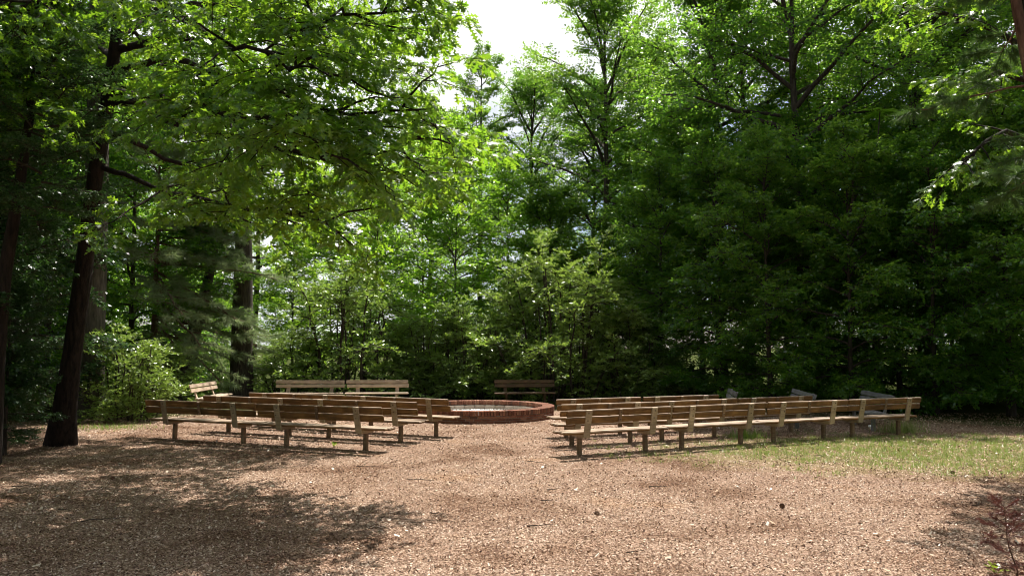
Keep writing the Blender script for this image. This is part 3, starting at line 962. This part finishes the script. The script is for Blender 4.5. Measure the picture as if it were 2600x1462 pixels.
def make_myrtle(seed, H, W, n_stem, leafm='myrtle_leaf', leaf=0.085, n_br=16, nt=7, k=11):
    g = np.random.default_rng(seed)
    stems = []
    n_skirt = n_stem // 2
    for i in range(n_stem + n_skirt):
        a = math.tau * (i + g.random()) * 0.381966
        rr = W * math.sqrt((i + 0.6) / n_stem) * g.uniform(0.75, 1.05)
        hh = H * (1.0 - 0.62 * (rr / W) ** 1.8) * g.uniform(0.85, 1.05)
        if i >= n_stem:
            rr = W * g.uniform(0.75, 1.05)
            hh = H * g.uniform(0.12, 0.4)
        p0 = np.array([(0.2 + 0.4 * rr) * math.cos(a), (0.2 + 0.4 * rr) * math.sin(a), -0.1])
        tip = np.array([rr * math.cos(a), rr * math.sin(a), hh])
        s = np.linspace(0, 1, 8)[:, None]
        q = p0 + (tip - p0) * s
        q[:, 2] += (hh * 0.34 * np.sin(s[:, 0] * math.pi)) * (0.3 + rr / W)
        w = np.cumsum(g.normal(0, 0.05, q.shape), 0); w[0] = 0
        stems.append(q + w)
    stems = np.array(stems)
    br = sub_polys(stems, n_br, 1.15, 4, 0.04, g=g, up=(-0.8, 0.5), taper=0.25, curve=-0.15, side=1.3, along=.45)
    tw = sub_polys(np.concatenate([br, stems[:, -4:][:, :4]]), nt, 0.36, 3, 0.15, g=g, up=(-0.3, 0.9), along=0.7)
    wood = mesh_np('trunk', *merge([tubes(stems, np.full(len(stems), .032), np.full(len(stems), .009), 6), tubes(br, np.full(len(br), .012), np.full(len(br), .004), 4)]), M['dark_bark'], smooth=True)
    p, d, n, sz = twig_leaves(tw, k, leaf, side=0.8, along=0.6, droop=-0.2, flat=0.8, g=g, petiole=0.0)
    crown = mesh_np('crown', *leaves_from(p, d, n, sz, LEAF_NARROW), M[leafm])
    return wood, crown, len(p)
MYRTLE_A = make_myrtle(31, 5.0, 3.0, 30, n_br=12, nt=8, k=12, leaf=.105)
MYRTLE_B = make_myrtle(32, 3.6, 1.7, 16, n_br=11, nt=7, k=11, leaf=.10)

def make_pine(seed, H, r, z0, n_limb, limb_len, elev, nb=7, bl=0.45, nt=4, needle=0.2, nn=34, lean=(0, 0), bark='pine_bark', mat='pine_needle', width=0.0055, shape=cone, az=None):
    g = np.random.default_rng(seed)
    m = 9
    s = np.linspace(0, 1, m)
    trunk = np.stack([lean[0] * s + np.cumsum(g.normal(0, .02, m)), lean[1] * s + np.cumsum(g.normal(0, .02, m)), s * H], 1)
    trunk[0] = (0, 0, -0.3 * min(1, H / 3))
    limbs = []
    ga = g.random() * 6
    for i in range(n_limb):
        t = (i + g.random()) / n_limb
        q = (z0 + (H * 0.97 - z0) * t) / H * (m - 1)
        a = min(int(q), m - 2)
        p0 = trunk[a] * (1 - (q - a)) + trunk[a + 1] * (q - a)
        ga += 2.4 + g.normal(0, .3)
        gg = ga if az is None else az + g.normal(0, 0.7)
        e = R(elev[0] + (elev[1] - elev[0]) * t + g.normal(0, 8))
        d = np.array([math.cos(gg) * math.cos(e), math.sin(gg) * math.cos(e), math.sin(e)])
        limbs.append(curved(p0, d, limb_len * shape(t) * g.uniform(.75, 1.2), 6, -0.12, 0.08, g))
    limbs = np.array(limbs)
    Ls = np.linalg.norm(limbs[:, -1] - limbs[:, 0], axis=1)
    br = sub_polys(limbs, nb, 1.0, 4, 0.2, g=g, up=(-0.1, 0.45), taper=0.4)
    br = br[:, :1] + (br - br[:, :1]) * np.repeat(Ls * bl, nb)[:, None, None]
    wood = mesh_np('trunk', *merge([tubes(trunk[None], np.array([r]), np.array([r * .15]), 10), tubes(limbs, np.maximum(.003, Ls * .014), np.maximum(.0015, Ls * .004), 5), tubes(br, np.minimum(.012, Ls.repeat(nb) * .006), np.minimum(.005, Ls.repeat(nb) * .002), 4)]), M[bark], smooth=True)
    # needle tufts at shoots
    allb = np.concatenate([br, limbs[:, -4:]])
    t = np.linspace(0.35, 1.0, nt)
    x = t * 3
    i = np.minimum(x.astype(int), 2)
    fr = (x - i)[None, :, None]
    base = allb[:, i] * (1 - fr) + allb[:, i + 1] * fr
    ax = norm(allb[:, i + 1] - allb[:, i])
    base, ax = base.reshape(-1, 3), ax.reshape(-1, 3)
    K = len(base)
    d = norm(ax[:, None, :] * 0.75 + g.normal(0, 0.55, (K, nn, 3)) - ZH * 0.05).reshape(-1, 3)
    p = np.repeat(base, nn, 0) + np.repeat(ax, nn, 0) * g.uniform(-.05, .05, (K * nn, 1))
    L = needle * g.uniform(.7, 1.1, K * nn)
    sd = norm(np.cross(d, g.normal(0, 1, d.shape)))
    tip = p + d * L[:, None] - ZH * (0.12 * L)[:, None]
    v = np.stack([p - sd * width / 2, p + sd * width / 2, tip], 1).reshape(-1, 3)
    crown = mesh_np('crown', v, np.arange(len(v)).reshape(-1, 3), M[mat])
    return wood, crown, K * nn
PINE = make_pine(41, 8.0, .13, 2.2, 34, 3.9, (-14, 16), nb=10, bl=.36, nt=5, needle=0.26, nn=40, shape=lambda t: 1.0 - .45 * t, width=.012, az=-0.1)

# ------------------------------------------------------------------ planting
def at(px, d):
    p = P(px, 880, d)
    return (p[0], d, 0)

# east wood: tall trees set back, understory at its edge
gT = 'tall trees of the wood behind the benches'
big = plant(MAPLE, 'maple_tree', 'broad tall maple with layered green crown above the rounded bush', 'tree', at(1830, 35), 0.6, 1.05)
plant(MAPLE, 'maple_tree', 'tall maple whose outer boughs edge the patch of open sky', 'tree', at(1545, 41), 2.4, 1.1)
for i, (px, d, rz, s) in enumerate([(2055, 29, 0.3, 1.0), (2340, 30, 1.9, .95), (2620, 29, 4.1, 1.0), (1900, 37, 2.2, 1.0), (2200, 38, 5.0, 1.05), (2480, 38, .9, 1.0), (2720, 35, 3.0, 1.0), (1500, 48, 4.4, .9), (1660, 46, 2.0, 1.0)]):
    plant(TALL, 'forest_tree', 'tall dark forest tree in the wood behind the grassy side' if i else 'tall tree whose dark forked stem shows above the grey benches', 'tree', at(px, d), rz, s, gT)
gU = 'understory trees along the wood edge'
for i, (px, d, rz, s) in enumerate([(1950, 25.5, .4, .85), (2160, 24.5, 2.0, .9), (2370, 24, 3.7, .9), (2560, 23, 5.2, .95), (2720, 22, 1.0, 1.0), (1830, 28.5, 1.3, 1.0), (2060, 29.5, 4.5, 1.0), (2280, 28, .1, 1.0), (2480, 27.5, 2.8, 1.0), (1680, 31, 3.5, .9), (2650, 27, 4.0, 1.0)]):
    lab = {0: 'low leafy tree at the wood edge between the first two grey sideways benches', 1: 'low leafy tree at the wood edge between the middle and last grey benches',
           2: 'low leafy tree just past the end of the last grassy side bench', 3: 'low leafy tree at the outer end of the grass patch'}.get(i, 'low leafy understory tree at the shaded edge of the wood')
    plant(BEECH_A if i % 3 else BEECH_B, 'understory_tree', lab, 'tree', at(px, d), rz, s * (1 if i % 3 else .8), gU)
for i, (px, d, rz, s) in enumerate([(1780, 35, .4, 1.0), (2000, 36, 2.5, 1.0), (2230, 35, 4.0, 1.0), (2450, 34, 1.0, 1.0), (2680, 33, 3.0, 1.0), (1620, 38, 5.0, .9), (2080, 44, 1.0, 1.0), (2420, 45, 3.3, 1.0)]):
    plant(BEECH_B, 'understory_tree', 'dark leafy understory tree deep inside the wood', 'tree', at(px, d), rz, s, 'understory trees deep in the wood')

# centre: rounded bushes, bright sapling, slender far tree
plant(MYRTLE_A, 'rounded_bush', 'large rounded olive green bush behind the shaded bench', 'bush', at(1430, 30.6), .5, 1.26)
plant(MYRTLE_B, 'rounded_bush', 'smaller olive bush beside the big rounded bush, wood side', 'bush', at(1600, 29.6), 1.5, 1.0)
plant(MYRTLE_B, 'rounded_bush', 'pale olive bush directly behind the pale bench pair', 'bush', at(890, 31), 2.5, 1.5)
plant(MYRTLE_B, 'rounded_bush', 'dark olive bush between the pale bench pair and the shaded bench', 'bush', at(1095, 32), 3.9, 1.05)
plant(MYRTLE_B, 'rounded_bush', 'dense dark bush straight behind the fire pit', 'bush', at(1205, 31.2), .9, 1.1)
plant(MYRTLE_B, 'rounded_bush', 'low bush at the foot of the pine trunk', 'bush', at(740, 31.5), 5.0, .8)
plant(MAPLE, 'maple_tree', 'far maple showing over the bright saplings, below the open sky', 'tree', at(1090, 50), 1.0, .9)
plant(MAPLE, 'maple_tree', 'far maple between the slender tree and the tall wood', 'tree', at(1350, 50), 3.0, 1.0)
plant(BRIGHT, 'sapling_tree', 'bright yellow green sapling with slim stems above the olive bushes', 'tree', at(1160, 35.5), .4, 1.2)
plant(BRIGHT, 'sapling_tree', 'bright green sapling standing behind the big rounded bush', 'tree', at(1290, 39.5), 2.6, 1.15)
plant(BRIGHT, 'sapling_tree', 'bright green sapling behind the pale olive bush', 'tree', at(950, 36), 4.6, 1.05)
plant(BRIGHT, 'sapling_tree', 'bright green sapling behind the thick dark trunk', 'tree', at(745, 37), 1.6, .95)
plant(SLENDER, 'slender_tree', 'slender far tree with sparse crown under the open sky', 'tree', at(1225, 48), 1.0, .93)
plant(BEECH_A, 'understory_tree', 'leafy tree filling the gap behind the shaded bench', 'tree', at(1400, 36), 1.0, 1.0)
plant(BRIGHT, 'sapling_tree', 'leafy bright tree behind the first sapling, far beyond the pit', 'tree', at(1070, 42), 3.0, 1.3)

for i, (px, d, rz, s) in enumerate([(420, 62, .4, .8), (560, 66, 1.4, .7), (700, 60, 2.4, .65), (800, 68, 3.4, .75), (920, 62, 4.4, .7), (1040, 66, 5.4, .8), (1170, 60, .9, .7), (1300, 64, 1.9, .8), (1420, 60, 2.9, .8), (300, 66, 3.9, .9)]):
    plant(BRIGHT, 'distant_tree', 'distant low tree seen between the bushes beyond the pit', 'tree', at(px, d)[:2] + (-.7,), rz, s, 'distant trees beyond the pit')

for px, d, rz, s, lab in [(800, 44, .7, 1.2, 'bright leafy tree beyond the pine boughs and pale olive bush'), (930, 46, 2.7, 1.25, 'bright leafy tree showing between oak boughs and pale olive bush'), (500, 46, 3.7, 1.2, 'bright leafy tree behind the dark leaning tree')]:
    plant(BRIGHT, 'sapling_tree', lab, 'tree', at(px, d), rz, s)

# west side: pine, trunks, lit shrub, dark trees beside the oak
plant(PINE, 'pine_tree', 'thin red stemmed pine reaching grey green needle boughs towards the pale benches', 'tree', at(392, 28.8), 0.0, 1.15)
def bare_trunk(name, label, pts, rad, bark, extra=None):
    q = np.array(pts)
    B = q[0].copy(); B[2] = 0
    q = q - B
    v, f = tubes(q[None], np.array([1.0]), np.array([1.0]), 12)
    ring = v.reshape(len(q), 12, 3)
    a = np.arange(12) * math.tau / 12
    for i, r_ in enumerate(rad):
        ring[i] = q[i] + (ring[i] - q[i]) * (r_ * (1 + .06 * np.sin(3 * a + i)))[:, None]
    root = thing(name, label, 'tree', B)
    link('trunk', mesh_np('trunk', ring.reshape(-1, 3), f, M[bark], smooth=True), root)
    if extra:
        proto, off, rz, s = extra
        c = link('crown', proto[1], root, off, (0, 0, rz))
        c.scale = (s, s, s)
        c['kind'] = 'stuff'
        c = link('limbs', proto[3], root, off, (0, 0, rz))
        c.scale = (s, s, s)
    return root
g0 = lambda px, d: np.array([P(px, 880, d)[0], d, -0.3])
bare_trunk('tree', 'stout grey barked tree behind the oak trunk by the lit shrub', [g0(225, 22.5), P(228, 1000, 22.5), P(232, 850, 22.5), P(238, 700, 22.5), P(246, 400, 22.5), P(250, 0, 22.5)], [.5, .40, .37, .34, .3, .25], 'grey_bark', (TALL, (0.2, 0, 6), 1.0, .75))
bare_trunk('tree', 'dark tree leaning beside the sideways pale bench', [g0(466, 29), P(474, 940, 29), P(492, 850, 29), P(515, 780, 29.2), P(540, 650, 29.5), P(560, 450, 30)], [.34, .27, .24, .2, .16, .1], 'dark_bark', (BEECH_A, (0.85, 0.3, 3.0), 2.0, .6))
bare_trunk('tree', 'thick dark straight trunk standing behind the pine boughs', [g0(612, 30.6), P(614, 980, 30.6), P(615, 900, 30.6), P(616, 800, 30.6), P(618, 650, 30.6), P(620, 400, 30.6)], [.50, .43, .42, .39, .33, .2], 'dark_bark', (TALL, (0.1, 0.2, 8), 2.0, .55))
plant(MYRTLE_B, 'lit_shrub', 'sunlit yellow green shrub beside the oak trunk', 'bush', at(340, 22.0), 1.0, .72)
plant(MYRTLE_B, 'lit_shrub', 'small shrub tucked against the sunlit shrub, next to sideways bench', 'bush', at(430, 25.5), 3.0, .6)
gL = 'dark trees crowding behind the oak'
for i, (px, d, rz, s, pr) in enumerate([(-60, 17.5, .3, 1.1, HOLLY), (-20, 20.5, 1.4, 1.15, HOLLY), (-250, 15, 2.2, 1.2, HOLLY), (120, 25, 3.1, 1.0, BEECH_B), (330, 30, .9, 1.0, BEECH_B), (-80, 28, 4.2, 1.0, BEECH_B), (240, 34, 5.1, 1.0, BEECH_B), (480, 37, 5.7, .9, BEECH_A), (20, 38, .2, 1.1, BEECH_B), (-250, 24, 2.0, 1.0, BEECH_B)]):
    plant(pr, 'woodland_tree', 'dark glossy small leaved holly crowding round the oak' if pr is HOLLY else 'dark woodland tree crowding in the shade behind the oak', 'tree', at(px, d), rz, s, gL)
for i, (px, d, rz, s) in enumerate([(-150, 33, .3, .9), (150, 40, 2.3, .95), (420, 44, 1.2, .9), (640, 46, 4.0, .85), (-350, 30, 2.9, 1.0)]):
    plant(TALL, 'forest_tree', 'tall tree rising far behind the oak and the pine', 'tree', at(px, d), rz, s, 'tall trees behind the oak')
plant(HOLLY, 'dark_shrub', 'dark low shrub crouched in shade at the oak\'s foot', 'bush', at(20, 14.8), .5, .36)
plant(HOLLY, 'dark_shrub', 'dark leafy holly standing in shade beside the oak', 'tree', (-11.2, 13.8, 0), 2.9, .95)
bare_trunk('tree', 'slim dark holly trunk whose boughs hang before the oak trunk', [g0(-10, 13.6), P(-5, 900, 13.6), P(12, 700, 13.6), P(45, 500, 13.6), P(75, 300, 13.6), P(85, 30, 13.6)], [.17, .12, .11, .09, .07, .03], 'oak_bark', (HOLLY, (0.6, 0, 3.7), 1.0, .56))

# the wood closing round the clearing behind and beside the visitor
for i, (x, y, rz, s) in enumerate([(-19, 12, .5, 1.0), (-17, 4, 1.5, .9), (-20, -5, 2.5, 1.0), (-13, -12, 3.5, 1.0), (-5, -15, 4.5, 1.0), (4, -16, 5.5, .95), (12, -13, .2, 1.0), (19, -6, 1.2, 1.0), (19, 3, 2.2, 1.0), (20, 12, 3.2, .95)]):
    plant(TALL, 'forest_tree', 'tall forest tree closing the open side of the clearing', 'tree', (x, y, 0), rz, s, 'tall trees round the open side of the clearing')

# right edge: pine stem with hanging needle tufts, overhanging oak bough, sumac
pr = make_pine(51, 11, .16, 4.4, 15, 1.6, (-20, 20), nb=7, nt=5, needle=.23, nn=60, lean=(-1.3, 0.1), width=.0075, mat='green_needle')
plant(pr, 'pine_tree', 'reddish stemmed pine at the clearing edge with hanging needle tufts', 'tree', (8.3, 11.2, 0), 0.0, 1.0)

def overhang():
    g = np.random.default_rng(77)
    base = np.array([12.6, 13.6, 0.0])
    root = thing('oak_tree', 'second oak whose dark boughs reach over the grassy side', 'tree', base)
    q = np.array([[0, 0, -.3], [-.1, 0, 2.5], [-.2, 0, 5], [-.3, .1, 7.5], [-.3, .1, 10]])
    link('trunk', mesh_np('trunk', *tubes(q[None], np.array([.3]), np.array([.08]), 10), M['oak_bark'], smooth=True), root)
    L = []
    for pts in ([(0, 0, 5.2), (2500, 60, 12.8), (2380, 30, 12.2), (2290, 20, 11.8)], [(0, 0, 6.6), (2520, -60, 12.6), (2400, -80, 12), (2250, -40, 11.5)], [(0, 0, 4.2), (2560, 330, 13.2), (2500, 360, 12.9), (2440, 420, 12.6)], [(0, 0, 7.6), (2650, -250, 12), (2560, -300, 11), (2420, -300, 10.4)], [(0, 0, 8.5), (2480, -200, 14.5), (2380, -260, 15), (2260, -280, 15.2)], [(0, 0, 9), (2500, -120, 15.5), (2420, -140, 16.5), (2330, -150, 17)], [(0, 0, 8), (2560, -60, 15.5), (2500, -60, 16.5), (2440, -40, 17)], [(0, 0, 5.6), (2540, 180, 13.4), (2480, 210, 13.3), (2400, 200, 13.2)]):
        pp = [np.array([-.2, 0, pts[0][2]])] + [P(*t) - base for t in pts[1:]]
        pp = np.array(pp)
        s = np.linspace(0, 3, 9)
        i = np.minimum(s.astype(int), 2)
        fr = (s - i)[:, None]
        qq = pp[i] * (1 - fr) + pp[i + 1] * fr
        link('limb', mesh_np('limb', *tubes(qq[None], np.array([.07]), np.array([.012]), 7), M['oak_bark'], smooth=True), root)
        L.append(qq)
    L = np.array(L)
    br = sub_polys(L, 10, 1.1, 4, .35, g=g, up=(-.4, .3), curve=-.15, taper=.4)
    tw = sub_polys(np.concatenate([br, L[:, -4:]]), 5, .35, 3, .2, g=g, up=(-.3, .3), along=.9)
    link('branches', mesh_np('branches', *tubes(br, np.full(len(br), .018), np.full(len(br), .004), 4), M['oak_bark'], smooth=True), root)['kind'] = 'stuff'
    p, d, n, sz = twig_leaves(tw, 7, .16, side=.75, along=.7, droop=.35, flat=.5, start=.3, petiole=.015, g=g)
    link('crown', mesh_np('crown', *leaves_from(p, d, n, sz, LEAF_OAK), M['oak_leaf']), root)['kind'] = 'stuff'
overhang()

def sumac():
    g = np.random.default_rng(88)
    base = np.array(at(2225, 26.2))
    root = thing('sumac_sapling', 'slim sumac sapling with feathery fronds spread at its top', 'tree', base)
    top = P(2235, 285, 26.2) - base
    s = np.linspace(0, 1, 9)[:, None]
    q = np.array([0, 0, -.3]) * (1 - s) + top * s + np.sin(s * 3.1) * np.array([[-.25, 0, 0]])
    link('trunk', mesh_np('trunk', *tubes(q[None], np.array([.06]), np.array([.02]), 7), M['dark_bark'], smooth=True), root)
    parts = []
    for b in range(4):
        c = q[-1] if b == 0 else q[-1 - b] + np.array([g.normal(0, .9), g.normal(0, .6), g.uniform(-.3, .5)])
        for i in range(11):
            a = math.tau * i / 11 + g.normal(0, .15)
            e = g.uniform(0.0, .55)
            L = g.uniform(.55, .95)
            t = np.linspace(0.12, 1, 12)
            rach = c + np.array([math.cos(a) * math.cos(e), math.sin(a) * math.cos(e), math.sin(e)]) * (L * t)[:, None] - ZH * (0.4 * L * t ** 2)[:, None]
            tan = norm(np.gradient(rach, axis=0))
            lat = norm(np.cross(tan, ZH))
            for sg in (-1, 1):
                d = norm(lat * sg + tan * .25 - ZH * .25)
                parts.append(leaves_from(rach, d, norm(ZH + np.zeros_like(d) + g.normal(0, .1, d.shape)), np.full(12, .17) * (1 - .5 * np.abs(t - .45)), LEAF_NARROW))
    cr = link('crown', mesh_np('crown', *merge(parts), M['bright_leaf']), root)
    cr['kind'] = 'stuff'
sumac()

# ------------------------------------------------------------------ small things on the ground
seed = make_pine(61, 0.95, .011, 0.15, 22, .34, (5, 45), nb=5, nt=5, needle=.035, nn=26, bark='pine_bark', mat='dead_needle', width=.0035, shape=even)
plant(seed, 'dead_seedling', 'small rust red dead conifer seedling at the clearing edge', 'plant', (4.13, 6.55, 0), .4, .76)

def weed(px, py, label, nl, size, cat='plant'):
    c = G(px, py)
    g = np.random.default_rng(int(px))
    root = thing('weed', label, cat, c)
    a = g.random(nl) * math.tau
    el = g.uniform(.3, 1.1, nl)
    d = np.stack([np.cos(a) * np.cos(el), np.sin(a) * np.cos(el), np.sin(el)], 1)
    stem = np.zeros((nl, 3)) + np.array([0, 0, .01]) + d * size * .5
    polys = np.stack([np.zeros((nl, 3)), stem], 1)
    link('stem', mesh_np('stem', *tubes(polys, np.full(nl, .003), np.full(nl, .002), 4), M['weed_leaf']), root)
    lm = mesh_np('leaf', LEAF_SIMPLE[0], LEAF_SIMPLE[1], M['weed_leaf'])
    for i in range(nl):
        o = link('leaf', lm, root, stem[i], Vector(d[i]).to_track_quat('X', 'Z').to_euler())
        o.scale = (size,) * 3
weed(847, 1134, 'tiny yellow green weed sprouting under the oak side benches', 9, .075)
weed(2530, 1455, 'small green weed at the foot of the red dead seedling', 10, .08)

def dandelion():
    c = G(2208, 1100)
    root = thing('white_flower', 'single white puff flower on a thin stalk by the benches', 'flower', c)
    link('stem', mesh_np('stem', *tubes(np.array([[[0, 0, 0], [.005, 0, .08], [.01, 0, .15]]]), np.array([.003]), np.array([.002]), 5), M['weed_leaf']), root)
    bm = bmesh.new()
    bmesh.ops.create_icosphere(bm, subdivisions=2, radius=.032)
    for v in bm.verts:
        v.co *= 1 + random.gauss(0, .12)
    me = bpy.data.meshes.new('bloom')
    bm.to_mesh(me); bm.free()
    me.materials.append(M['petal'])
    link('bloom', me, root, (.01, 0, .165))
dandelion()

for i in range(26):
    x, y = rand_in_view(1, 7.5, 15.0, 1.6, .62, 0.3)
    L = random.uniform(.12, .5)
    pts = np.zeros((1, 6, 3))
    pts[0, :, 0] = np.linspace(-L / 2, L / 2, 6)
    pts[0, :, 1] = np.cumsum(rng.normal(0, .012, 6))
    pts[0, :, 2] = 0.016 + np.abs(rng.normal(0, .006, 6))
    o = link('fallen_stick', mesh_np('fallen_stick', *tubes(pts, np.array([random.uniform(.004, .009)]), np.array([.002]), 5), M['stick'], smooth=True), None, (x[0], y[0], 0), (0, 0, random.gauss(0, .6)))
    tag(o, 'thin dark fallen stick lying on the mulch', 'stick', 'sticks fallen on the mulch')

bm = bmesh.new()
for k in range(7):
    for i in range(7):
        a = math.tau * (i + .5 * (k % 2)) / 7
        r_ = .022 * math.sin(math.pi * (k + 1.2) / 8.6)
        m4 = Matrix.Translation((r_ * math.cos(a), r_ * math.sin(a), k * .009)) @ Matrix.Rotation(a, 4, 'Z') @ Matrix.Diagonal((.013, .011, .004, 1))
        bmesh.ops.create_cone(bm, cap_ends=True, segments=5, radius1=1, radius2=.5, depth=1.6, matrix=m4)
cone_me = bpy.data.meshes.new('pine_cone')
bm.to_mesh(cone_me); bm.free()
cone_me.materials.append(M['cone'])
for i in range(4):
    x, y = rand_in_view(1, 7.5, 14.0, 1.6, .6, 0.2)
    o = link('pine_cone', cone_me, None, (x[0], y[0], .03), (R(90) + random.gauss(0, .2), 0, random.uniform(0, 6.28)))
    tag(o, 'small dark pine cone lying on the mulch', 'pine cone', 'pine cones on the mulch')

print('leaves: oak', n_oak, [(k, t[2]) for k, t in dict(maple=MAPLE, tall=TALL, ba=BEECH_A, bb=BEECH_B, br=BRIGHT, sl=SLENDER, ho=HOLLY, ma=MYRTLE_A, mb=MYRTLE_B, pine=PINE).items()])
print('unique polys', sum(len(m_.polygons) for m_ in bpy.data.meshes))
